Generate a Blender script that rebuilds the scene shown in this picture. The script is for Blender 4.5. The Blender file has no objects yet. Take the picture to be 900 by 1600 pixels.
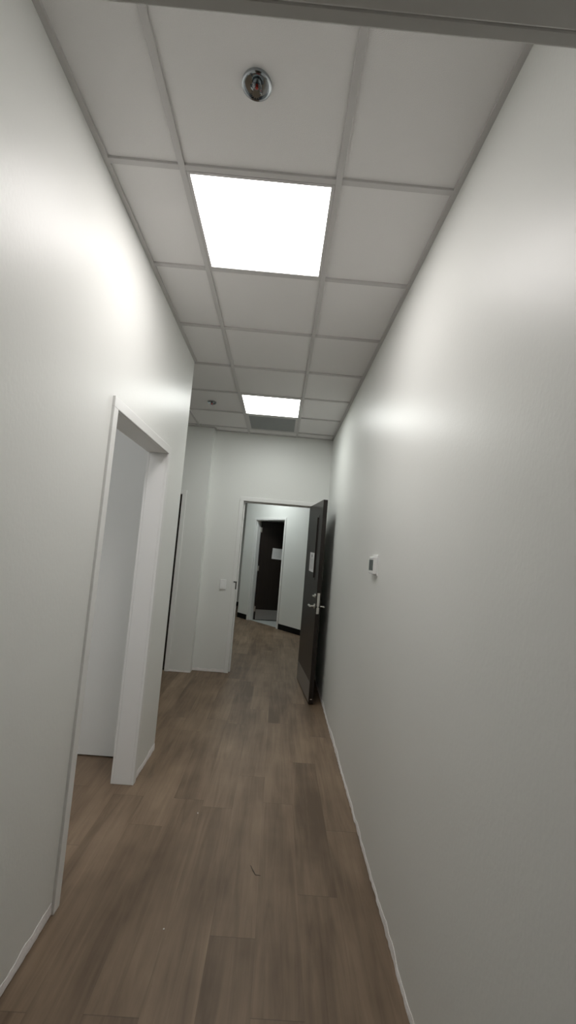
import bpy, bmesh, math, random
from mathutils import Vector, Matrix

random.seed(7)
C = bpy.context.scene.collection
scene = bpy.context.scene

# ---------------------------------------------------------------- camera
cam_d = bpy.data.cameras.new('camera')
cam_d.sensor_fit = 'VERTICAL'
cam_d.sensor_height = 32.0
cam_d.lens = 673.59 / 1600.0 * 32.0
cam_d.clip_start = 0.02
cam = bpy.data.objects.new('camera', cam_d)
C.objects.link(cam)
yaw, pit, rol = -0.014989, 0.086650, -0.082827
M = Matrix.Rotation(yaw, 3, 'Z') @ Matrix.Rotation(pit, 3, 'X') @ Matrix.Rotation(rol, 3, 'Y')
right, fwd, up = M.col[0], M.col[1], M.col[2]
mw = Matrix((right, up, -fwd)).transposed().to_4x4()
mw.translation = Vector((0.49512, -1.55533, 1.55318))
cam.matrix_world = mw
scene.camera = cam

# ---------------------------------------------------------------- world, exposure, light levels
world = bpy.data.worlds.new('world')
scene.world = world
world.use_nodes = True
world.node_tree.nodes['Background'].inputs[0].default_value = (0.5, 0.5, 0.5, 1)
world.node_tree.nodes['Background'].inputs[1].default_value = 0.02
vs = scene.view_settings
vs.view_transform = 'Standard'
vs.look = 'None'
vs.gamma = 1.0
vs.use_curve_mapping = False
vs.exposure = 1.86
PANEL_NEAR = (3.45, (1.0, 0.96, 0.945))
PANEL_BACK = (3.8, (0.97, 1.0, 0.965))
PANEL_SIDE_FILL = (4.3, (0.97, 0.97, 1.0))
PANEL_FAR = (5.0, (0.93, 1.0, 0.985))

H = 2.985                      # ceiling height
TILE = 0.6096
XR, XL = 1.076, -0.302         # corridor side walls
YC = 1.807                     # where the left wall ends
YB = 3.86                      # back wall
YJ = 3.745                     # face of the wall that steps forward beside the back wall
YF = -1.143                     # hall face of the front wall
DD = Vector((0.64922, -0.76060, 0))     # direction of the angled wall far away
DN = Vector((0.76060, 0.64922, 0))
DA = Vector((0.031, 7.692, 0))
DANG = math.atan2(DD.y, DD.x)


# ---------------------------------------------------------------- materials
def new_mat(name):
    m = bpy.data.materials.new(name)
    m.use_nodes = True
    nt = m.node_tree
    b = nt.nodes['Principled BSDF']
    return m, nt, b


def simple(name, col, rough=0.5, metal=0.0, spec=0.5, bump=None, var=0.0):
    m, nt, b = new_mat(name)
    b.inputs['Base Color'].default_value = (*col, 1)
    b.inputs['Roughness'].default_value = rough
    b.inputs['Metallic'].default_value = metal
    b.inputs['Specular IOR Level'].default_value = spec
    if bump or var:
        tc = nt.nodes.new('ShaderNodeTexCoord')
        nz = nt.nodes.new('ShaderNodeTexNoise')
        nz.inputs['Scale'].default_value = bump[0] if bump else 20
        nz.inputs['Detail'].default_value = 3
        nt.links.new(tc.outputs['Object'], nz.inputs['Vector'])
        if bump:
            bp = nt.nodes.new('ShaderNodeBump')
            bp.inputs['Strength'].default_value = bump[1]
            bp.inputs['Distance'].default_value = bump[2]
            nt.links.new(nz.outputs['Fac'], bp.inputs['Height'])
            nt.links.new(bp.outputs['Normal'], b.inputs['Normal'])
        if var:
            mx = nt.nodes.new('ShaderNodeMix')
            mx.data_type = 'RGBA'
            mx.inputs['A'].default_value = (*[c * (1 - var) for c in col], 1)
            mx.inputs['B'].default_value = (*[min(1, c * (1 + var)) for c in col], 1)
            nt.links.new(nz.outputs['Fac'], mx.inputs['Factor'])
            nt.links.new(mx.outputs['Result'], b.inputs['Base Color'])
    return m


def wall_paint():
    m, nt, b = new_mat('wall_paint')
    b.inputs['Base Color'].default_value = (0.862, 0.872, 0.842, 1)
    b.inputs['Roughness'].default_value = 0.40
    b.inputs['Specular IOR Level'].default_value = 0.38
    tc = nt.nodes.new('ShaderNodeTexCoord')
    n1 = nt.nodes.new('ShaderNodeTexNoise')          # roller orange peel
    n1.inputs['Scale'].default_value = 90
    n1.inputs['Detail'].default_value = 2
    n2 = nt.nodes.new('ShaderNodeTexNoise')          # gentle unevenness of the boards
    n2.inputs['Scale'].default_value = 2.2
    n2.inputs['Detail'].default_value = 2
    b1 = nt.nodes.new('ShaderNodeBump')
    b1.inputs['Strength'].default_value = 0.38
    b1.inputs['Distance'].default_value = 0.0012
    b2 = nt.nodes.new('ShaderNodeBump')
    b2.inputs['Strength'].default_value = 0.25
    b2.inputs['Distance'].default_value = 0.010
    L = nt.links.new
    mp = nt.nodes.new('ShaderNodeMapping')
    mp.inputs['Scale'].default_value = (1, 1, 0.6)
    L(tc.outputs['Object'], mp.inputs[0])
    L(mp.outputs[0], n1.inputs['Vector'])
    L(tc.outputs['Object'], n2.inputs['Vector'])
    L(n2.outputs['Fac'], b2.inputs['Height'])
    L(n1.outputs['Fac'], b1.inputs['Height'])
    L(b2.outputs['Normal'], b1.inputs['Normal'])
    L(b1.outputs['Normal'], b.inputs['Normal'])
    return m


def plank_floor():
    m, nt, b = new_mat('plank_floor')
    N, L = nt.nodes.new, nt.links.new
    W, LEN, PH = 0.181, 1.22, -0.01

    def math_(op, a, bb=None):
        n = N('ShaderNodeMath')
        n.operation = op
        for i, v in enumerate((a, bb)):
            if v is None:
                continue
            if isinstance(v, (int, float)):
                n.inputs[i].default_value = v
            else:
                L(v, n.inputs[i])
        return n.outputs[0]
    tc = N('ShaderNodeTexCoord')
    sp = N('ShaderNodeSeparateXYZ')
    L(tc.outputs['Object'], sp.inputs[0])
    u = math_('DIVIDE', math_('SUBTRACT', sp.outputs['X'], PH), W)
    row = math_('FLOOR', u)
    fu = math_('SUBTRACT', u, row)
    wn = N('ShaderNodeTexWhiteNoise')
    wn.noise_dimensions = '1D'
    L(math_('ADD', row, 40.3), wn.inputs['W'])
    v = math_('ADD', math_('DIVIDE', sp.outputs['Y'], LEN), wn.outputs['Value'])
    col = math_('FLOOR', v)
    fv = math_('SUBTRACT', v, col)
    cb = N('ShaderNodeCombineXYZ')
    L(row, cb.inputs[0])
    L(col, cb.inputs[1])
    wid = N('ShaderNodeTexWhiteNoise')
    wid.noise_dimensions = '3D'
    L(cb.outputs[0], wid.inputs['Vector'])
    # grain: noise stretched along the plank, shifted per plank
    gx = math_('MULTIPLY', sp.outputs['X'], 26.0)
    gy = math_('MULTIPLY', sp.outputs['Y'], 1.5)
    gz = math_('MULTIPLY', wid.outputs['Value'], 37.0)
    gc = N('ShaderNodeCombineXYZ')
    L(gx, gc.inputs[0]); L(gy, gc.inputs[1]); L(gz, gc.inputs[2])
    g1 = N('ShaderNodeTexNoise')
    g1.inputs['Scale'].default_value = 1.0
    g1.inputs['Detail'].default_value = 5
    g1.inputs['Roughness'].default_value = 0.6
    g1.inputs['Distortion'].default_value = 0.9
    L(gc.outputs[0], g1.inputs['Vector'])
    sx = math_('MULTIPLY', sp.outputs['X'], 6.0)
    sy = math_('MULTIPLY', sp.outputs['Y'], 1.1)
    sc = N('ShaderNodeCombineXYZ')
    L(sx, sc.inputs[0]); L(sy, sc.inputs[1]); L(gz, sc.inputs[2])
    g2 = N('ShaderNodeTexNoise')
    g2.inputs['Scale'].default_value = 1.0
    g2.inputs['Detail'].default_value = 3
    g2.inputs['Distortion'].default_value = 0.6
    L(sc.outputs[0], g2.inputs['Vector'])
    dn = N('ShaderNodeTexNoise')                       # dust and scuffs
    dn.inputs['Scale'].default_value = 3.0
    dn.inputs['Detail'].default_value = 5
    L(tc.outputs['Object'], dn.inputs['Vector'])
    f = math_('ADD', math_('MULTIPLY', g1.outputs['Fac'], 0.42),
              math_('ADD', math_('MULTIPLY', g2.outputs['Fac'], 0.55),
                    math_('MULTIPLY', wid.outputs['Value'], 0.12)))
    f = math_('ADD', f, math_('MULTIPLY', math_('SUBTRACT', dn.outputs['Fac'], 0.5), 0.35))
    cr = N('ShaderNodeValToRGB')
    e = cr.color_ramp.elements
    e[0].position = 0.38
    e[0].color = (0.132, 0.089, 0.056, 1)
    e[1].position = 0.79
    e[1].color = (0.330, 0.238, 0.160, 1)
    L(f, cr.inputs[0])
    # seams
    eu = math_('MINIMUM', fu, math_('SUBTRACT', 1.0, fu))
    ev = math_('MINIMUM', fv, math_('SUBTRACT', 1.0, fv))
    su = math_('LESS_THAN', eu, 0.0055)
    sv = math_('LESS_THAN', ev, 0.0013)
    seam = math_('MAXIMUM', math_('MULTIPLY', su, 0.14), math_('MULTIPLY', sv, 0.4))
    mx = N('ShaderNodeMix')
    mx.data_type = 'RGBA'
    mx.inputs['B'].default_value = (0.05, 0.035, 0.026, 1)
    L(seam, mx.inputs['Factor'])
    L(cr.outputs[0], mx.inputs['A'])
    L(mx.outputs['Result'], b.inputs['Base Color'])
    b.inputs['Roughness'].default_value = 0.5
    b.inputs['Specular IOR Level'].default_value = 0.4
    bp = N('ShaderNodeBump')
    bp.inputs['Strength'].default_value = 0.12
    bp.inputs['Distance'].default_value = 0.002
    L(g1.outputs['Fac'], bp.inputs['Height'])
    L(bp.outputs['Normal'], b.inputs['Normal'])
    return m


def dark_wood():
    m, nt, b = new_mat('dark_wood')
    N, L = nt.nodes.new, nt.links.new
    tc = N('ShaderNodeTexCoord')
    mp = N('ShaderNodeMapping')
    mp.inputs['Scale'].default_value = (30, 30, 1.2)
    L(tc.outputs['Object'], mp.inputs[0])
    nz = N('ShaderNodeTexNoise')
    nz.inputs['Scale'].default_value = 1.0
    nz.inputs['Detail'].default_value = 5
    L(mp.outputs[0], nz.inputs['Vector'])
    cr = N('ShaderNodeValToRGB')
    cr.color_ramp.elements[0].position = 0.3
    cr.color_ramp.elements[0].color = (0.0125, 0.0080, 0.0062, 1)
    cr.color_ramp.elements[1].position = 0.75
    cr.color_ramp.elements[1].color = (0.0215, 0.0150, 0.0120, 1)
    L(nz.outputs['Fac'], cr.inputs[0])
    L(cr.outputs[0], b.inputs['Base Color'])
    b.inputs['Roughness'].default_value = 0.34
    b.inputs['Specular IOR Level'].default_value = 0.38
    return m


def perforated():
    m, nt, b = new_mat('perforated_grille')
    N, L = nt.nodes.new, nt.links.new
    tc = N('ShaderNodeTexCoord')
    vo = N('ShaderNodeTexVoronoi')
    vo.inputs['Scale'].default_value = 160
    vo.inputs['Randomness'].default_value = 0.0
    L(tc.outputs['Object'], vo.inputs['Vector'])
    cr = N('ShaderNodeValToRGB')
    cr.color_ramp.interpolation = 'EASE'
    cr.color_ramp.elements[0].position = 0.36
    cr.color_ramp.elements[0].color = (0.03, 0.03, 0.03, 1)
    cr.color_ramp.elements[1].position = 0.44
    cr.color_ramp.elements[1].color = (0.46, 0.48, 0.48, 1)
    L(vo.outputs['Distance'], cr.inputs[0])
    L(cr.outputs[0], b.inputs['Base Color'])
    b.inputs['Roughness'].default_value = 0.6
    return m


def emit(name, strength, col):
    m, nt, b = new_mat(name)
    b.inputs['Base Color'].default_value = (0.85, 0.85, 0.85, 1)
    b.inputs['Emission Color'].default_value = (*col, 1)
    b.inputs['Emission Strength'].default_value = strength
    b.inputs['Roughness'].default_value = 0.5
    return m


def glass_mat():
    m, nt, b = new_mat('vision_glass')
    b.inputs['Base Color'].default_value = (0.16, 0.17, 0.17, 1)
    b.inputs['Transmission Weight'].default_value = 1.0
    b.inputs['Roughness'].default_value = 0.03
    b.inputs['IOR'].default_value = 1.45
    return m


def paper_mat(name, ink):
    """White sheet with lines of tiny illegible print, in the sheet's own UV square."""
    m, nt, b = new_mat(name)
    N, L = nt.nodes.new, nt.links.new
    uv = N('ShaderNodeTexCoord')
    wv = N('ShaderNodeTexWave')
    wv.bands_direction = 'Y'
    wv.inputs['Scale'].default_value = 5.0
    wv.inputs['Distortion'].default_value = 0.0
    L(uv.outputs['UV'], wv.inputs['Vector'])
    mp = N('ShaderNodeMapping')
    mp.inputs['Scale'].default_value = (30, 16, 1)
    L(uv.outputs['UV'], mp.inputs[0])
    nz = N('ShaderNodeTexNoise')
    nz.inputs['Scale'].default_value = 1.0
    L(mp.outputs[0], nz.inputs['Vector'])
    sp = N('ShaderNodeSeparateXYZ')
    L(uv.outputs['UV'], sp.inputs[0])

    def mth(op, a, bb):
        n = N('ShaderNodeMath')
        n.operation = op
        for i, v in enumerate((a, bb)):
            if isinstance(v, (int, float)):
                n.inputs[i].default_value = v
            else:
                L(v, n.inputs[i])
        return n.outputs[0]
    inx = mth('LESS_THAN', mth('ABSOLUTE', mth('SUBTRACT', sp.outputs['X'], 0.5), 0), 0.36)
    iny = mth('LESS_THAN', mth('ABSOLUTE', mth('SUBTRACT', sp.outputs['Y'], 0.42), 0), 0.30)
    ln = mth('GREATER_THAN', wv.outputs['Fac'], 0.62)
    tx = mth('GREATER_THAN', nz.outputs['Fac'], 0.42)
    f = mth('MULTIPLY', mth('MULTIPLY', inx, iny), mth('MULTIPLY', ln, tx))
    f = mth('MULTIPLY', f, ink)
    mx = N('ShaderNodeMix')
    mx.data_type = 'RGBA'
    mx.inputs['A'].default_value = (0.78, 0.78, 0.78, 1)
    mx.inputs['B'].default_value = (0.10, 0.10, 0.11, 1)
    L(f, mx.inputs['Factor'])
    L(mx.outputs['Result'], b.inputs['Base Color'])
    b.inputs['Roughness'].default_value = 0.6
    return m


WALL = wall_paint()
FLOOR = plank_floor()
WOOD = dark_wood()
FRAME = simple('frame_paint', (0.89, 0.892, 0.872), 0.36, bump=(60, 0.05, 0.001))
TILEM = simple('ceiling_tile', (0.84, 0.825, 0.815), 0.9, spec=0.2, bump=(420, 0.5, 0.002), var=0.03)
GRID = simple('grid_paint', (0.60, 0.585, 0.575), 0.45)
PRIMER = simple('bare_primer', (0.90, 0.87, 0.85), 0.8, bump=(90, 0.6, 0.004), var=0.08)
STEEL = simple('brushed_steel', (0.76, 0.74, 0.71), 0.28, 1.0, bump=(150, 0.05, 0.001))
KICK = simple('brushed_kick_plate', (0.36, 0.345, 0.335), 0.42, 0.85, bump=(150, 0.05, 0.001))
CHROME = simple('chrome', (0.42, 0.45, 0.47), 0.14, 1.0)
RED = simple('red_bulb', (0.55, 0.03, 0.015), 0.12)
WHITEPL = simple('white_plastic', (0.95, 0.95, 0.94), 0.25)
SCREEN = simple('grey_screen', (0.10, 0.12, 0.12), 0.30)
BLACKV = simple('black_vinyl', (0.005, 0.005, 0.0055), 0.6, spec=0.2)
DARK = simple('dark_recess', (0.03, 0.03, 0.03), 0.7)
BATHT = simple('pale_floor_tile', (0.62, 0.64, 0.62), 0.35, var=0.05)
GRILLE = perforated()
GLASS = glass_mat()


# ---------------------------------------------------------------- mesh helpers
def box(bm, x0, x1, y0, y1, z0, z1):
    vs_ = [bm.verts.new((x, y, z)) for z in (z0, z1) for y in (y0, y1) for x in (x0, x1)]
    for q in ((0, 2, 3, 1), (4, 5, 7, 6), (0, 1, 5, 4), (2, 6, 7, 3), (0, 4, 6, 2), (1, 3, 7, 5)):
        bm.faces.new([vs_[i] for i in q])
    return vs_


def prism(bm, pts, z0, z1):
    a = [bm.verts.new((x, y, z0)) for x, y in pts]
    b = [bm.verts.new((x, y, z1)) for x, y in pts]
    n = len(pts)
    bm.faces.new(a[::-1])
    bm.faces.new(b)
    for i in range(n):
        bm.faces.new((a[i], a[(i + 1) % n], b[(i + 1) % n], b[i]))


def lathe(bm, prof, seg=32, axis='Z', at=(0, 0, 0)):
    """Revolve (radius, height) pairs about an axis through `at`."""
    rings = []
    for r, h in prof:
        ring = []
        for i in range(seg):
            t = 2 * math.pi * i / seg
            c, s = r * math.cos(t), r * math.sin(t)
            p = {'Z': (c, s, h), 'Y': (c, h, s), 'X': (h, c, s)}[axis]
            ring.append(bm.verts.new(Vector(p) + Vector(at)))
        rings.append(ring)
    for a, b in zip(rings, rings[1:]):
        for i in range(seg):
            bm.faces.new((a[i], a[(i + 1) % seg], b[(i + 1) % seg], b[i]))
    bm.faces.new(rings[0][::-1])
    bm.faces.new(rings[-1])


def tube(bm, pts, rad, seg=12):
    """Round tube along a path; rad is a number or one radius per point."""
    pts = [Vector(p) for p in pts]
    rads = rad if isinstance(rad, (list, tuple)) else [rad] * len(pts)
    rings = []
    ref = Vector((0, 0, 1))
    for i, p in enumerate(pts):
        d = (pts[min(i + 1, len(pts) - 1)] - pts[max(i - 1, 0)]).normalized()
        r = ref if abs(d.dot(ref)) < 0.9 else Vector((1, 0, 0))
        a = d.cross(r).normalized()
        b = d.cross(a).normalized()
        rings.append([bm.verts.new(p + rads[i] * (math.cos(2 * math.pi * k / seg) * a + math.sin(2 * math.pi * k / seg) * b)) for k in range(seg)])
    for a, b in zip(rings, rings[1:]):
        for i in range(seg):
            bm.faces.new((a[i], a[(i + 1) % seg], b[(i + 1) % seg], b[i]))
    bm.faces.new(rings[0][::-1])
    bm.faces.new(rings[-1])


def obj(name, bm, mat, parent=None, bevel=0.0, smooth=False, loc=None, rotz=0.0):
    bmesh.ops.recalc_face_normals(bm, faces=bm.faces)
    me = bpy.data.meshes.new(name)
    bm.to_mesh(me)
    bm.free()
    for mm in (mat if isinstance(mat, (list, tuple)) else [mat]):
        me.materials.append(mm)
    if smooth:
        for p in me.polygons:
            p.use_smooth = True
        me.set_sharp_from_angle(angle=math.radians(38))
    o = bpy.data.objects.new(name, me)
    C.objects.link(o)
    if parent:
        o.parent = parent
    if loc:
        o.location = loc
    o.rotation_euler = (0, 0, rotz)
    if bevel:
        md = o.modifiers.new('bevel', 'BEVEL')
        md.width = bevel
        md.segments = 2
        md.limit_method = 'ANGLE'
    return o


def tag(o, label, cat, group=None, kind=None):
    o['label'] = label
    o['category'] = cat
    if group:
        o['group'] = group
    if kind:
        o['kind'] = kind
    return o


def struct(name, bm, mat, label, cat, **kw):
    return tag(obj(name, bm, mat, **kw), label, cat, kind='structure')


def thing(name, label, cat, loc=(0, 0, 0), rotz=0.0, group=None, kind=None):
    o = bpy.data.objects.new(name, None)
    o.empty_display_size = 0.05
    C.objects.link(o)
    o.location = loc
    o.rotation_euler = (0, 0, rotz)
    return tag(o, label, cat, group, kind)


def nb():
    return bmesh.new()


# ================================================================ SETTING: floor and ceiling
bm = nb()
box(bm, -3.2, 3.2, -4.2, 10.2, -0.12, 0.0)
struct('floor', bm, FLOOR, 'brown wood-look vinyl plank floor running down the corridor', 'floor')

# dark-room floor beyond the far doorway (pale tile laid on the same level)
pn = lambda s, d: (DA + DD * s + DN * d)
bm = nb()
q = [pn(-0.12, 0.06), pn(0.88, 0.06), pn(1.35, 0.2), pn(1.35, 1.9), pn(-0.45, 1.9), pn(-0.45, 0.2), pn(-0.12, 0.2)]
prism(bm, [(p.x, p.y) for p in q], 0.0, 0.004)
struct('floor_dark_room', bm, BATHT, 'pale tile floor seen through the far doorway', 'floor')

bm = nb()
box(bm, -3.2, 3.2, -4.2, 10.2, H + 0.010, H + 0.08)
ceiling = struct('ceiling', bm, TILEM, 'off-white acoustic tile ceiling with a white metal grid', 'ceiling')


def tee(bm, x0, x1, y0, y1):
    box(bm, x0, x1, y0, y1, H, H + 0.012)


bm = nb()
hw = 0.0125
# long runners
tee(bm, -hw, hw, YF, YB)
tee(bm, TILE - hw, TILE + hw, YF, YB)
tee(bm, -TILE - hw, -TILE + hw, YC, YJ)
tee(bm, -2 * TILE - hw, -2 * TILE + hw, YC, YJ)
# cross tees
for k in range(-1, 7):
    y = k * TILE
    xs = XL if y < YC + 0.01 else -2.6
    e = -0.43 if y > YJ else xs
    for a, b_ in ((e, -TILE - hw), (-TILE + hw, -hw), (hw, TILE - hw), (TILE + hw, XR)):
        a = max(a, e)
        if b_ - a > 0.02:
            tee(bm, a, b_, y - hw, y + hw)
obj('ceiling_grid', bm, GRID, ceiling, bevel=0.0015)
# wall angle round the edge
bm = nb()
wa = 0.021


def angle_x(x, y0, y1, s):       # along a wall at x, flange towards s
    box(bm, min(x, x + s * wa), max(x, x + s * wa), y0, y1, H - 0.001, H + 0.011)


def angle_y(y, x0, x1, s):
    box(bm, x0, x1, min(y, y + s * wa), max(y, y + s * wa), H - 0.001, H + 0.011)


angle_x(XR, YF, YB, -1)
angle_x(XL, YF, YC - 0.012, 1)
angle_y(YB, -0.43, XR, -1)
angle_y(YJ, -2.6, -0.42, -1)
angle_x(-0.43, YJ, YB, 1)
angle_y(YF, XL, XR, 1)
angle_y(YC, -2.6, XL - 0.03, 1)
obj('wall_angle', bm, GRID, ceiling)

# ================================================================ SETTING: walls
T_ = 0.12
bm = nb()
box(bm, XR, XR + T_, YF, YB + 0.12, 0, H)
struct('wall_right', bm, WALL, 'long pale grey painted wall on the right of the corridor', 'wall')

DL0, DL1, DH = 0.397, 1.312, 2.127        # left doorway clear opening
FW = 0.050                                # frame face width
bm = nb()
box(bm, XL - T_, XL, YF, DL0 - FW + 0.01, 0, H)
box(bm, XL - T_, XL, DL1 + FW - 0.01, YC, 0, H)
box(bm, XL - T_, XL, DL0 - FW + 0.01, DL1 + FW - 0.01, DH + FW - 0.01, H)
struct('wall_left', bm, WALL, 'pale grey painted wall on the left with an open cased doorway', 'wall')

# partition between the side room and the alcove behind the left wall's end
bm = nb()
box(bm, -3.0, XL - T_, 1.655, YC, 0, H)
box(bm, -3.0, XL - T_, 1.628, 1.655, 0.011, H)
struct('wall_side_room', bm, WALL, 'white wall seen inside the side room through the left doorway', 'wall')
bm = nb()
box(bm, -3.0, -2.88, YF - 0.12, 1.655, 0, H)
struct('wall_side_room_left', bm, WALL, 'outer wall of the side room left of the corridor', 'wall')
bm = nb()
box(bm, -2.88, XL - T_, YF - 0.12, YF, 0, H)
struct('wall_side_room_front', bm, WALL, 'near wall of the side room left of the corridor', 'wall')
bm = nb()
box(bm, -2.72, -2.6, YC, YJ, 0, H)
struct('wall_alcove_left', bm, WALL, 'end wall of the alcove behind the left wall corner', 'wall')

# back wall with the step forward on its left
BX0, BX1, BH = 0.010, 0.893, 2.118
bm = nb()
box(bm, -0.44, BX0 - FW + 0.01, YB, YB + T_, 0, H)
box(bm, BX1 + FW - 0.01, XR, YB, YB + T_, 0, H)
box(bm, BX0 - FW + 0.01, BX1 + FW - 0.01, YB, YB + T_, BH + FW - 0.01, H)
struct('wall_back', bm, WALL, 'pale grey back wall of the corridor around the open doorway', 'wall')
JX1, JX0 = -0.737, -1.652
bm = nb()
box(bm, JX1 + FW - 0.01, -0.430, YJ, YJ + 0.235, 0, H)
box(bm, -2.72, JX0 - FW + 0.01, YJ, YJ + 0.235, 0, H)
box(bm, JX0 - FW + 0.01, JX1 + FW - 0.01, YJ, YJ + 0.235, DH + FW - 0.01, H)
struct('wall_back_left', bm, WALL, 'pale wall stepping forward left of the back wall, holding a dark doorway', 'wall')

# front wall: the photograph is taken through its doorway, only the head shows
FX0, FX1, FH = 0.015, 0.975, 2.1275
bm = nb()
box(bm, XL - T_, FX0 - FW + 0.01, YF - T_, YF, 0, H)
box(bm, FX1 + FW - 0.01, XR + T_, YF - T_, YF, 0, H)
box(bm, FX0 - FW + 0.01, FX1 + FW - 0.01, YF - T_, YF, FH + FW - 0.01, H)
struct('wall_front', bm, WALL, 'near wall whose doorway head crosses the top of the view', 'wall')
# room the photographer stands in
bm = nb()
box(bm, -1.72, -1.6, -4.0, YF - T_, 0, H)
box(bm, 2.6, 2.72, -4.0, YF - T_, 0, H)
box(bm, -1.72, 2.72, -4.12, -4.0, 0, H)
box(bm, XR + T_, 2.72, YF - T_, YF, 0, H)
struct('wall_near_room', bm, WALL, 'walls of the room behind the near doorway', 'wall')

# far hall behind the back wall
S0, S1, FDH = -0.085, 0.848, 2.134        # far doorway, measured along the angled wall
SC = -0.480                               # convex corner at the angled wall's left end
bm = nb()


def dbox(bm, s0, s1, d0, d1, z0, z1):
    q = [pn(s0, d0), pn(s1, d0), pn(s1, d1), pn(s0, d1)]
    prism(bm, [(p.x, p.y) for p in q], z0, z1)


dbox(bm, SC, S0 - FW + 0.01, 0, T_, 0, H)
dbox(bm, S1 + FW - 0.01, 3.6, 0, T_, 0, H)
dbox(bm, S0 - FW + 0.01, S1 + FW - 0.01, 0, T_, FDH + FW - 0.01, H)
dbox(bm, SC, SC + 0.1, T_, 2.0, 0, H)
dbox(bm, SC, 1.5, 1.9, 2.0, 0, H)
dbox(bm, 1.36, 1.46, T_, 1.9, 0, H)
struct('wall_far', bm, WALL, 'angled pale wall beyond the open doorway, with the dark far door', 'wall')
bm = nb()
box(bm, -3.2, 2.4, 9.80, 9.92, 0, H)
struct('wall_far_end', bm, WALL, 'end wall farthest away, a sliver left of the angled wall', 'wall')
bm = nb()
box(bm, -1.52, -1.4, YB + T_, 9.8, 0, H)
struct('wall_far_left', bm, WALL, 'left wall of the far hall', 'wall')
bm = nb()
box(bm, 2.3, 2.42, YB + T_, 5.4, 0, H)
box(bm, XR, 2.42, YB, YB + T_, 0, H)
box(bm, -1.52, -0.44, YB + 0.0, YB + T_ + 0.005, 0, H)
struct('wall_far_right', bm, WALL, 'right wall of the far hall', 'wall')


# black vinyl base in the far hall
def base_poly(name, pts, label):
    bm = nb()
    prism(bm, [(p.x, p.y) for p in pts], 0.0, 0.104)
    return struct(name, bm, BLACKV, label, 'baseboard', bevel=0.002)


base_poly('baseboard_far_right', [pn(S1 + FW + 0.004, -0.008), pn(3.3, -0.008), pn(3.3, 0), pn(S1 + FW + 0.004, 0)],
          'black vinyl baseboard on the angled wall right of the far door')
base_poly('baseboard_far_left', [pn(SC, -0.008), pn(S0 - FW - 0.004, -0.008), pn(S0 - FW - 0.004, 0), pn(SC, 0)],
          'black vinyl baseboard on the angled wall left of the far door')
base_poly('baseboard_far_end', [Vector((-1.39, 9.790, 0)), Vector((0.3, 9.790, 0)), Vector((0.3, 9.80, 0)), Vector((-1.39, 9.80, 0))],
          'black vinyl baseboard on the farthest end wall')


# ================================================================ SETTING: hollow-metal door frames
def frame(name, label, loc, rotz, width, height, depth, stop=None, mat=FRAME):
    """Local x along the wall (clear opening 0..width), local y into the wall, z up."""
    bm = nb()
    f = FW
    for side in (0, 1):
        u0, u1 = (-f, 0) if side == 0 else (width, width + f)
        box(bm, u0, u1, 0, 0.016, 0, height)                       # face on this side
        box(bm, u0, u1, depth - 0.016, depth, 0, height)           # face on the far side
        r0, r1 = (-0.012, 0) if side == 0 else (width, width + 0.012)
        box(bm, r0, r1, 0.0161, depth - 0.0161, 0, height)         # reveal
        if stop:
            s0, s1 = (0, 0.016) if side == 0 else (width - 0.016, width)
            box(bm, s0, s1, stop[0], stop[1], 0, height - 0.016)
    box(bm, -f, width + f, 0, 0.016, height + 0.0004, height + f)
    box(bm, -f, width + f, depth - 0.016, depth, height + 0.0004, height + f)
    box(bm, 0, width, 0.0161, depth - 0.0161, height, height + 0.012)
    if stop:
        box(bm, 0, width, stop[0], stop[1], height - 0.016, height)
    return struct(name, bm, mat, label, 'door frame', bevel=0.0022, loc=loc, rotz=rotz)


FD = 0.144
# left doorway: local x along +y, local y towards -x  -> rotate +90 deg
frame('trim_1', 'white metal frame of the open doorway in the left wall', (XL + 0.012, DL0, 0), math.pi / 2, DL1 - DL0, DH, FD)
bf = frame('trim_2', 'white metal frame around the open doorway in the back wall', (BX0, YB - 0.012, 0), 0, BX1 - BX0, BH, FD, stop=(0.062, 0.100))
frame('trim_3', 'white metal frame of the dark door behind the left wall corner', (JX0, YJ - 0.012, 0), 0, JX1 - JX0, DH, FD, stop=(0.062, 0.100))
frame('trim_4', 'doorway head crossing the top edge of the view', (FX0, YF - T_ - 0.012, 0), 0, FX1 - FX0, FH, FD)
p = pn(S0, -0.012)
frame('trim_5', 'white metal frame around the far dark door', (p.x, p.y, 0), DANG, S1 - S0, FDH, FD, stop=(0.040, 0.080))

# strike cut-out of the back doorway's left jamb, a part of that frame; dark pieces stand in for its shaded hollow
bm = nb()
box(bm, -0.034, -0.001, -0.0035, 0.002, 1.094, 1.108)
box(bm, -0.009, 0.0035, -0.0035, 0.030, 1.012, 1.108)
sp_ = obj('strike_cutout_shade', bm, simple('cutout_shade_grey', (0.10, 0.10, 0.095), 0.5, 0.6), bf)
sp_['label'] = 'dark pieces standing for the shade in the empty strike cut-out'


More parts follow.
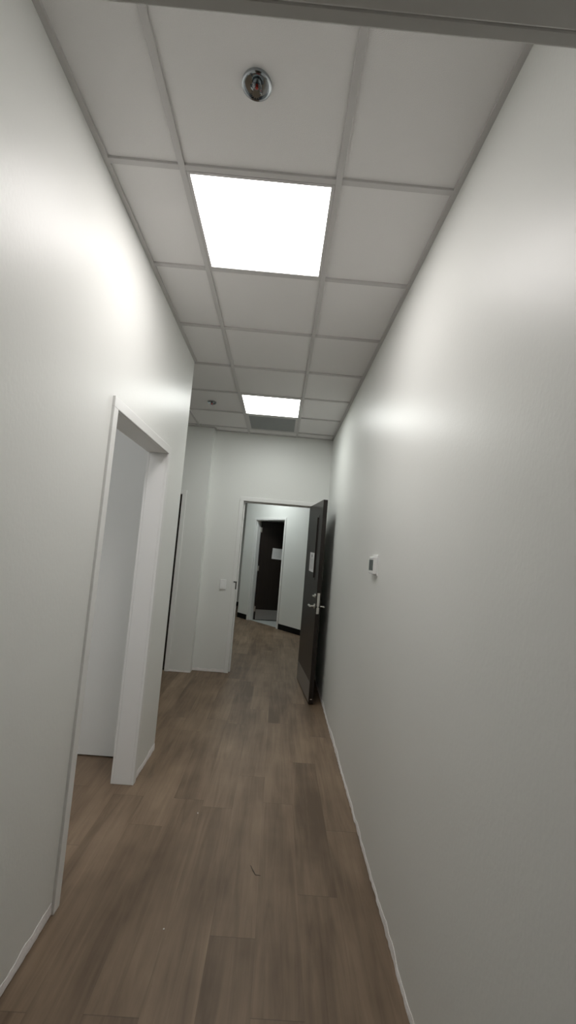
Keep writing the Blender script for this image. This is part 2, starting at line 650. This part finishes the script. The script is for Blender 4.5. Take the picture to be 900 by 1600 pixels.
# ================================================================ ragged unpainted edge along the floor
def ragged(name, label, p0, p1, nrm, h0, h1, step=0.022, gaps=0.0, seed=1):
    """Uneven bead of primer and caulk standing against a wall foot from p0 to p1."""
    rnd = random.Random(seed)
    a, b_ = Vector((*p0, 0)), Vector((*p1, 0))
    n = max(4, int((b_ - a).length / step))
    nv = Vector((*nrm, 0))
    bm = nb()
    rows = []
    h = (h0 + h1) / 2
    lo = 0.003
    for i in range(n + 1):
        c = a.lerp(b_, i / n)
        h += rnd.uniform(-1, 1) * (h1 - h0) * 0.35
        h = min(h1, max(h0, h))
        lo += rnd.uniform(-1, 1) * 0.0022
        lo = min(0.007, max(0.0005, lo))
        th = 0.0035 + rnd.random() * 0.004
        rows.append([bm.verts.new(c + nv * d + Vector((0, 0, z))) for d, z in
                     ((0, lo), (th, lo), (th * 0.9, h * 0.45), (0.0018, h), (0, h))])
    for r, s in zip(rows, rows[1:]):
        for k in range(5):
            bm.faces.new((r[k], r[(k + 1) % 5], s[(k + 1) % 5], s[k]))
    bm.faces.new(rows[0])
    bm.faces.new(rows[-1][::-1])
    return struct(name, bm, PRIMER, label, 'trim')


ragged('trim_6', 'ragged unpainted strip along the foot of the right wall', (XR, YF), (XR, YB - 0.03), (-1, 0), 0.020, 0.046, seed=3)
ragged('trim_7', 'ragged unpainted strip at the foot of the left wall before the doorway', (XL, YF), (XL, DL0 - FW - 0.003), (1, 0), 0.022, 0.050, seed=5)
ragged('trim_8', 'pale unpainted strip at the foot of the left wall past the doorway', (XL, DL1 + FW + 0.003), (XL, YC), (1, 0), 0.030, 0.044, seed=8)
ragged('trim_9', 'pale unpainted strip at the foot of the wall stepping forward', (JX1 + FW + 0.003, YJ), (-0.43, YJ), (0, -1), 0.018, 0.036, seed=11)
ragged('trim_10', 'pale unpainted strip at the foot of the back wall under the switch', (-0.43, YB), (BX0 - FW - 0.003, YB), (0, -1), 0.020, 0.042, seed=14)


# ================================================================ doors
def lever_set(root, u, z, y, out, toward, mat=STEEL, thumb=True):
    """Lever with rose at (u, z) on a door face at local y; out = +-1 is away from the face."""
    bm = nb()
    lathe(bm, [(0.026, y), (0.026, y + out * 0.006), (0.021, y + out * 0.010)], 28, 'Y', (u, 0, z))
    tube(bm, [(u, y + out * 0.008, z), (u, y + out * 0.044, z)], 0.0085)
    w = y + out * 0.050
    tube(bm, [(u - toward * 0.010, w, z), (u + toward * 0.02, w, z), (u + toward * 0.07, w + out * 0.003, z - 0.001),
              (u + toward * 0.105, w - out * 0.002, z - 0.002), (u + toward * 0.118, w - out * 0.014, z - 0.002)],
         [0.0105, 0.0105, 0.009, 0.0085, 0.006])
    lv = obj('lever_handle', bm, mat, root, smooth=True)
    lv['label'] = 'brushed steel lever'
    if thumb:
        bm = nb()
        lathe(bm, [(0.021, y), (0.021, y + out * 0.007), (0.016, y + out * 0.012)], 28, 'Y', (u, 0, z + 0.108))
        a, b_ = sorted((y + out * 0.010, y + out * 0.030))
        box(bm, u - 0.017, u + 0.017, a, b_, z + 0.101, z + 0.115)
        tt = obj('thumb_turn', bm, mat, root, smooth=True)
        tt['label'] = 'small steel thumb turn'


def butt_hinge(root, z, y_pin, out, u=0.0):
    bm = nb()
    lathe(bm, [(0.0075, z - 0.057), (0.0075, z + 0.057)], 16, 'Z', (u - 0.004, y_pin + out * 0.006, 0))
    box(bm, u - 0.0015, u + 0.0006, min(y_pin, y_pin - out * 0.034), max(y_pin, y_pin - out * 0.034), z - 0.057, z + 0.057)
    o = obj('hinge', bm, STEEL, root, smooth=True)
    o['label'] = 'steel hinge'


# --- the open door standing against the right wall
DW, DT, DZ0, DZ1 = 0.874, 0.045, 0.012, 2.110
ang = math.atan2(2.99 - 3.86, 0.930 - 0.848)
door = thing('door_1', 'open dark brown wood door with narrow window, standing ajar against the right wall', 'door',
             (0.8485, 3.842, 0), ang, kind='structure')
LU0, LU1, LZ0, LZ1 = 0.605, 0.700, 1.262, 1.945
bm = nb()
box(bm, 0, LU0, 0, DT, DZ0, DZ1)
box(bm, LU1, DW, 0, DT, DZ0, DZ1)
box(bm, LU0, LU1, 0, DT, DZ0, LZ0)
box(bm, LU0, LU1, 0, DT, LZ1, DZ1)
bmesh.ops.remove_doubles(bm, verts=bm.verts, dist=1e-5)
obj('leaf', bm, WOOD, door)
bm = nb()
for y0, y1 in ((-0.004, 0.012), (DT - 0.012, DT + 0.004)):
    box(bm, LU0 - 0.010, LU0 + 0.008, y0, y1, LZ0 - 0.010, LZ1 + 0.010)
    box(bm, LU1 - 0.008, LU1 + 0.010, y0, y1, LZ0 - 0.010, LZ1 + 0.010)
    box(bm, LU0 + 0.008, LU1 - 0.008, y0, y1, LZ0 - 0.010, LZ0 + 0.008)
    box(bm, LU0 + 0.008, LU1 - 0.008, y0, y1, LZ1 - 0.008, LZ1 + 0.010)
wf = obj('window_frame', bm, WOOD, door)
bm = nb()
box(bm, LU0 + 0.001, LU1 - 0.001, DT / 2 - 0.003, DT / 2 + 0.003, LZ0 + 0.001, LZ1 - 0.001)
gl = obj('window_pane', bm, GLASS, door)
gl['label'] = 'narrow dark glass pane'
bm = nb()
box(bm, 0.022, DW - 0.022, -0.0016, 0, 0.022, 0.222)
k = obj('kick_plate', bm, KICK, door, bevel=0.0006)
k['label'] = 'grey steel kick plate'
LVU, LVZ = DW - 0.068, 0.985
lever_set(door, LVU, LVZ, 0.0, -1, -1)
lever_set(door, LVU, LVZ, DT, 1, -1, thumb=False)
bm = nb()
box(bm, DW - 0.0005, DW + 0.0022, 0.009, DT - 0.009, 0.992, 1.128)
box(bm, DW - 0.0005, DW + 0.0022, 0.009, DT - 0.009, 0.915, 0.980)
prism(bm, [(DW + 0.001, 0.013), (DW + 0.013, 0.016), (DW + 0.002, 0.030)], 0.976, 0.996)
lf = obj('lock_faceplate', bm, STEEL, door, bevel=0.0005)
lf['label'] = 'steel lock faceplate on the door edge'
bm = nb()
box(bm, DW - 0.0005, DW + 0.0015, 0.014, DT - 0.012, 0.052, 0.062)
ed = obj('edge_clip', bm, STEEL, door)
ed['label'] = 'tiny bright metal piece low on the door edge'
for z in (0.23, 1.08, 1.90):
    butt_hinge(door, z, DT, 1)

# --- far door, standing open into a dark room
p = pn(S0, FD - 0.012)
far = thing('door_2', 'dark brown door swung open into the unlit far room, with a sheet of paper on it', 'door',
            (p.x + 0.006, p.y + 0.004, 0), math.radians(7.0), kind='structure')
FWID = 0.915
bm = nb()
box(bm, 0.004, FWID, -DT, 0, 0.014, 2.122)
obj('leaf', bm, WOOD, far, bevel=0.0015)
bm = nb()
box(bm, 0.03, FWID - 0.025, -DT - 0.0016, -DT, 0.020, 0.232)
k = obj('kick_plate', bm, KICK, far)
k['label'] = 'grey steel kick plate'
lever_set(far, FWID - 0.068, 1.0, -DT, -1, -1)
# hinge leaves on the jamb side show as little steel plates
for z in (0.24, 1.10, 1.93):
    bm = nb()
    lathe(bm, [(0.0085, z - 0.06), (0.0085, z + 0.06)], 16, 'Z', (-0.004, 0.004, 0))
    box(bm, -0.002, 0.004, -0.036, 0.0, z - 0.06, z + 0.06)
    box(bm, -0.003, 0.022, -DT - 0.0015, -DT + 0.004, z - 0.055, z + 0.055)
    o = obj('hinge', bm, STEEL, far, smooth=True)
    o['label'] = 'steel hinge'

# --- closed dark door behind the left wall's corner
d3 = thing('door_3', 'dark door in the frame just behind the left wall corner', 'door', (JX0, YJ - 0.012, 0), 0, kind='structure')
W3 = JX1 - JX0
bm = nb()
box(bm, 0.003, W3 - 0.003, 0.012, 0.058, 0.012, DH - 0.004)
obj('leaf', bm, WOOD, d3, bevel=0.0015)
bm = nb()
box(bm, 0.03, W3 - 0.03, 0.0104, 0.012, 0.022, 0.222)
obj('kick_plate', bm, KICK, d3)
lever_set(d3, 0.07, 1.0, 0.012, -1, 1)


# ================================================================ ceiling lights
def ceiling_light(label, i, j, panel, name, x0=None, y0=None, group='square ceiling light panels'):
    """Lay-in light filling one ceiling module whose near-left corner is (x0, y0)."""
    x0 = i * TILE if x0 is None else x0
    y0 = j * TILE if y0 is None else y0
    t = thing('ceiling_light', label, 'ceiling light', (x0 + TILE / 2, y0 + TILE / 2, H), 0, group)
    r, w = TILE / 2 - 0.0135, 0.013
    bm = nb()
    box(bm, -r, -r + w, -r, r, -0.001, 0.009)
    box(bm, r - w, r, -r, r, -0.001, 0.009)
    box(bm, -r + w, r - w, -r, -r + w, -0.001, 0.009)
    box(bm, -r + w, r - w, r - w, r, -0.001, 0.009)
    obj('frame', bm, GRID, t, bevel=0.001)
    bm = nb()
    q = r - w
    box(bm, -q, q, -q, q, 0.002, 0.0085)
    df = obj('diffuser', bm, emit(name, *panel), t)
    df['label'] = 'glowing white diffuser'
    return t


ceiling_light('large glowing square ceiling panel nearest the camera, first in the corridor', 0, 0, PANEL_NEAR, 'panel_glow_near')
ceiling_light('smaller-looking glowing ceiling panel far down the corridor in front of the grille', 0, 4, PANEL_BACK, 'panel_glow_back')
ceiling_light('unseen ceiling panel added to light the side room left of the corridor', 0, 0, PANEL_SIDE_FILL, 'panel_fill_side', -1.9, -0.75)  # out of view, added to brighten the side room
ceiling_light('ceiling panel in the far hall beyond the open doorway', 0, 0, PANEL_FAR, 'panel_glow_far', -0.35, 6.35)

# ================================================================ return-air grille
t = thing('air_vent', 'square grey perforated air grille in the ceiling behind the far light panel', 'air vent',
          (TILE / 2, 5.5 * TILE, H))
r, w = TILE / 2 - 0.0135, 0.032
bm = nb()
box(bm, -r, -r + w, -r, r, -0.001, 0.009)
box(bm, r - w, r, -r, r, -0.001, 0.009)
box(bm, -r + w, r - w, -r, -r + w, -0.001, 0.009)
box(bm, -r + w, r - w, r - w, r, -0.001, 0.009)
obj('frame', bm, GRID, t, bevel=0.001)
bm = nb()
q = r - w
box(bm, -q, q, -q, q, 0.001, 0.0085)
g = obj('grille', bm, GRILLE, t)
g['label'] = 'grey perforated panel'


# ================================================================ sprinklers
def sprinkler(label, x, y, rz=0.0):
    t = thing('sprinkler', label, 'sprinkler', (x, y, H + 0.010), rz, 'ceiling sprinkler heads')
    bm = nb()                                                      # cup-shaped escutcheon
    lathe(bm, [(0.0460, 0.0), (0.0475, -0.004), (0.0465, -0.011), (0.0430, -0.0135), (0.0395, -0.012), (0.0370, -0.004),
               (0.0250, -0.0025), (0.010, -0.0025)], 40)
    obj('escutcheon', bm, CHROME, t, smooth=True)
    bm = nb()                                                      # body and yoke arms
    lathe(bm, [(0.013, -0.002), (0.013, -0.010), (0.016, -0.010), (0.016, -0.014), (0.009, -0.015)], 24)
    for s in (-1, 1):
        tube(bm, [(s * 0.012, 0, -0.012), (s * 0.0185, 0, -0.018), (s * 0.017, 0, -0.025), (s * 0.004, 0, -0.032)], 0.0028, 8)
    lathe(bm, [(0.005, -0.030), (0.005, -0.036)], 16)
    obj('yoke', bm, CHROME, t, smooth=True)
    bm = nb()
    tube(bm, [(0.001, 0.002, -0.0148), (0.001, 0.002, -0.0165), (0.001, 0.002, -0.028), (0.001, 0.002, -0.0305)], [0.002, 0.0055, 0.0055, 0.002], 14)
    gb = obj('bulb', bm, RED, t, smooth=True)
    gb['label'] = 'red glass bulb'
    bm = nb()                                                      # toothed deflector
    n = 24
    top, bot = [], []
    for i in range(n):
        rr = 0.0165 if i % 2 == 0 else 0.0105
        a = 2 * math.pi * i / n
        top.append(bm.verts.new((rr * math.cos(a), rr * math.sin(a), -0.0355)))
        bot.append(bm.verts.new((rr * math.cos(a), rr * math.sin(a), -0.0372)))
    bm.faces.new(top)
    bm.faces.new(bot[::-1])
    for i in range(n):
        bm.faces.new((top[i], bot[i], bot[(i + 1) % n], top[(i + 1) % n]))
    obj('deflector', bm, CHROME, t)
    return t


sprinkler('chrome sprinkler head with red bulb on the tile nearest the camera', 0.306, -0.322, 0.5)
sprinkler('small dark sprinkler head in the ceiling beside the far light panel', -0.311, 2.772, 0.2)

# ================================================================ thermostat on the right wall
t = thing('thermostat', 'small white wall thermostat with grey screen on the right wall', 'thermostat', (XR, 1.0, 1.503))
bm = nb()
box(bm, -0.006, 0, -0.068, 0.068, -0.058, 0.062)
obj('wall_plate', bm, WHITEPL, t, bevel=0.0025)
bm = nb()
box(bm, -0.027, -0.006, -0.062, 0.062, -0.050, 0.048)
obj('case', bm, WHITEPL, t, bevel=0.004)
bm = nb()
box(bm, -0.0284, -0.0265, -0.052, 0.052, -0.030, 0.032)
s = obj('screen', bm, SCREEN, t, bevel=0.0008)
s['label'] = 'dark grey display'

# ================================================================ light switch on the back wall
t = thing('light_switch', 'white light switch on the back wall left of the open doorway', 'light switch', (-0.152, YB, 1.060))
bm = nb()
box(bm, -0.038, 0.038, -0.014, 0, -0.061, 0.061)
obj('cover_plate', bm, WHITEPL, t, bevel=0.006)
bm = nb()
prism(bm, [(-0.0165, -0.0135), (0.0165, -0.0135), (0.0165, -0.0155), (-0.0165, -0.0155)], -0.033, 0.033)
a = bm.verts[:]
for v in a:
    if v.co.y < -0.015 and v.co.z < 0:
        v.co.y -= 0.004
obj('rocker', bm, WHITEPL, t, bevel=0.0008)
for z in (-0.048, 0.048):
    bm = nb()
    lathe(bm, [(0.003, -0.0150), (0.003, -0.0138)], 12, 'Y', (0, 0, z))
    obj('screw', bm, STEEL, t)


# ================================================================ papers taped to the doors
def sheet(name, label, w, h, root, u, z, y, mat, tilt=0.0):
    """Slightly bowed sheet of paper standing on a door face (local y), as a thing of its own."""
    nx, nz = 8, 8
    bm = nb()
    uvl = bm.loops.layers.uv.new('UVMap')
    grid = {}
    for side in (0, 1):
        for i in range(nx + 1):
            for j in range(nz + 1):
                a, b_ = i / nx, j / nz
                bow = 0.0012 + 0.004 * max(0, b_ - 0.0) * 0 + 0.003 * math.sin(a * math.pi) * (1 - b_) * 0.6
                grid[side, i, j] = bm.verts.new(((a - 0.5) * w, -bow - (0.0004 if side == 0 else 0), (b_ - 0.5) * h))
    for side in (0, 1):
        for i in range(nx):
            for j in range(nz):
                idx = [(i, j), (i + 1, j), (i + 1, j + 1), (i, j + 1)]
                if side:
                    idx = idx[::-1]
                fc = bm.faces.new([grid[(side, *k_)] for k_ in idx])
                for lp, k_ in zip(fc.loops, idx):
                    lp[uvl].uv = (k_[0] / nx, k_[1] / nz)
    rim = [(i, 0) for i in range(nx)] + [(nx, j) for j in range(nz)] + [(i, nz) for i in range(nx, 0, -1)] + [(0, j) for j in range(nz, 0, -1)]
    for k0, k1 in zip(rim, rim[1:] + rim[:1]):
        bm.faces.new((grid[(0, *k0)], grid[(1, *k0)], grid[(1, *k1)], grid[(0, *k1)]))
    o = obj(name, bm, mat)
    mtx = Matrix.Translation(root.location) @ Matrix.Rotation(root.rotation_euler.z, 4, 'Z') @ Matrix.Translation((u, y, z)) @ Matrix.Rotation(tilt, 4, 'Y')
    o.matrix_world = mtx
    return tag(o, label, 'paper notice')


ps = sheet('paper_sign', 'white printed notice taped beside the narrow window of the open dark door', 0.28, 0.216, door, 0.435, 1.435, -0.0004,
           paper_mat('printed_paper', 0.55), 0.02)
bm = nb()
lathe(bm, [(0.018, -0.0026), (0.018, -0.0018)], 20, 'Y', (0.0, 0, 0.070))
ic = obj('printed_mark', bm, DARK, ps)
ic['label'] = 'small dark round mark printed near the top'
sheet('paper_sheet', 'white sheet of paper taped to the far dark door', 0.285, 0.232, far, 0.425, 1.437, -DT - 0.0004,
      paper_mat('faint_paper', 0.22), 0.045)

# ================================================================ bits on the floor
bm = nb()
tube(bm, [(0, 0, 0.0015), (0.012, -0.030, 0.002), (0.026, -0.058, 0.0014)], [0.0012, 0.0018, 0.001], 6)
tube(bm, [(0.026, -0.058, 0.0012), (0.05, -0.060, 0.0012)], [0.001, 0.0008], 6)
tag(obj('splinter', bm, DARK, loc=(0.49, 0.70, 0)), 'thin dark splinter lying on the brown plank floor', 'splinter')
for (x, y, r, lab) in ((0.165, 0.32, 0.0036, 'tiny white crumb on the floor planks near the left wall'),
                       (0.16, 1.08, 0.003, 'tiny white crumb on the floor beside the doorway in the left wall')):
    bm = nb()
    bmesh.ops.create_icosphere(bm, subdivisions=2, radius=r)
    for v in bm.verts:
        v.co *= random.uniform(0.7, 1.2)
        v.co.z = v.co.z * 0.6 + r * 0.5
    mz = min(v.co.z for v in bm.verts)
    for v in bm.verts:
        v.co.z -= mz
    tag(obj('plaster_crumb', bm, PRIMER, loc=(x, y, 0)), lab, 'crumb', 'plaster crumbs on the floor')
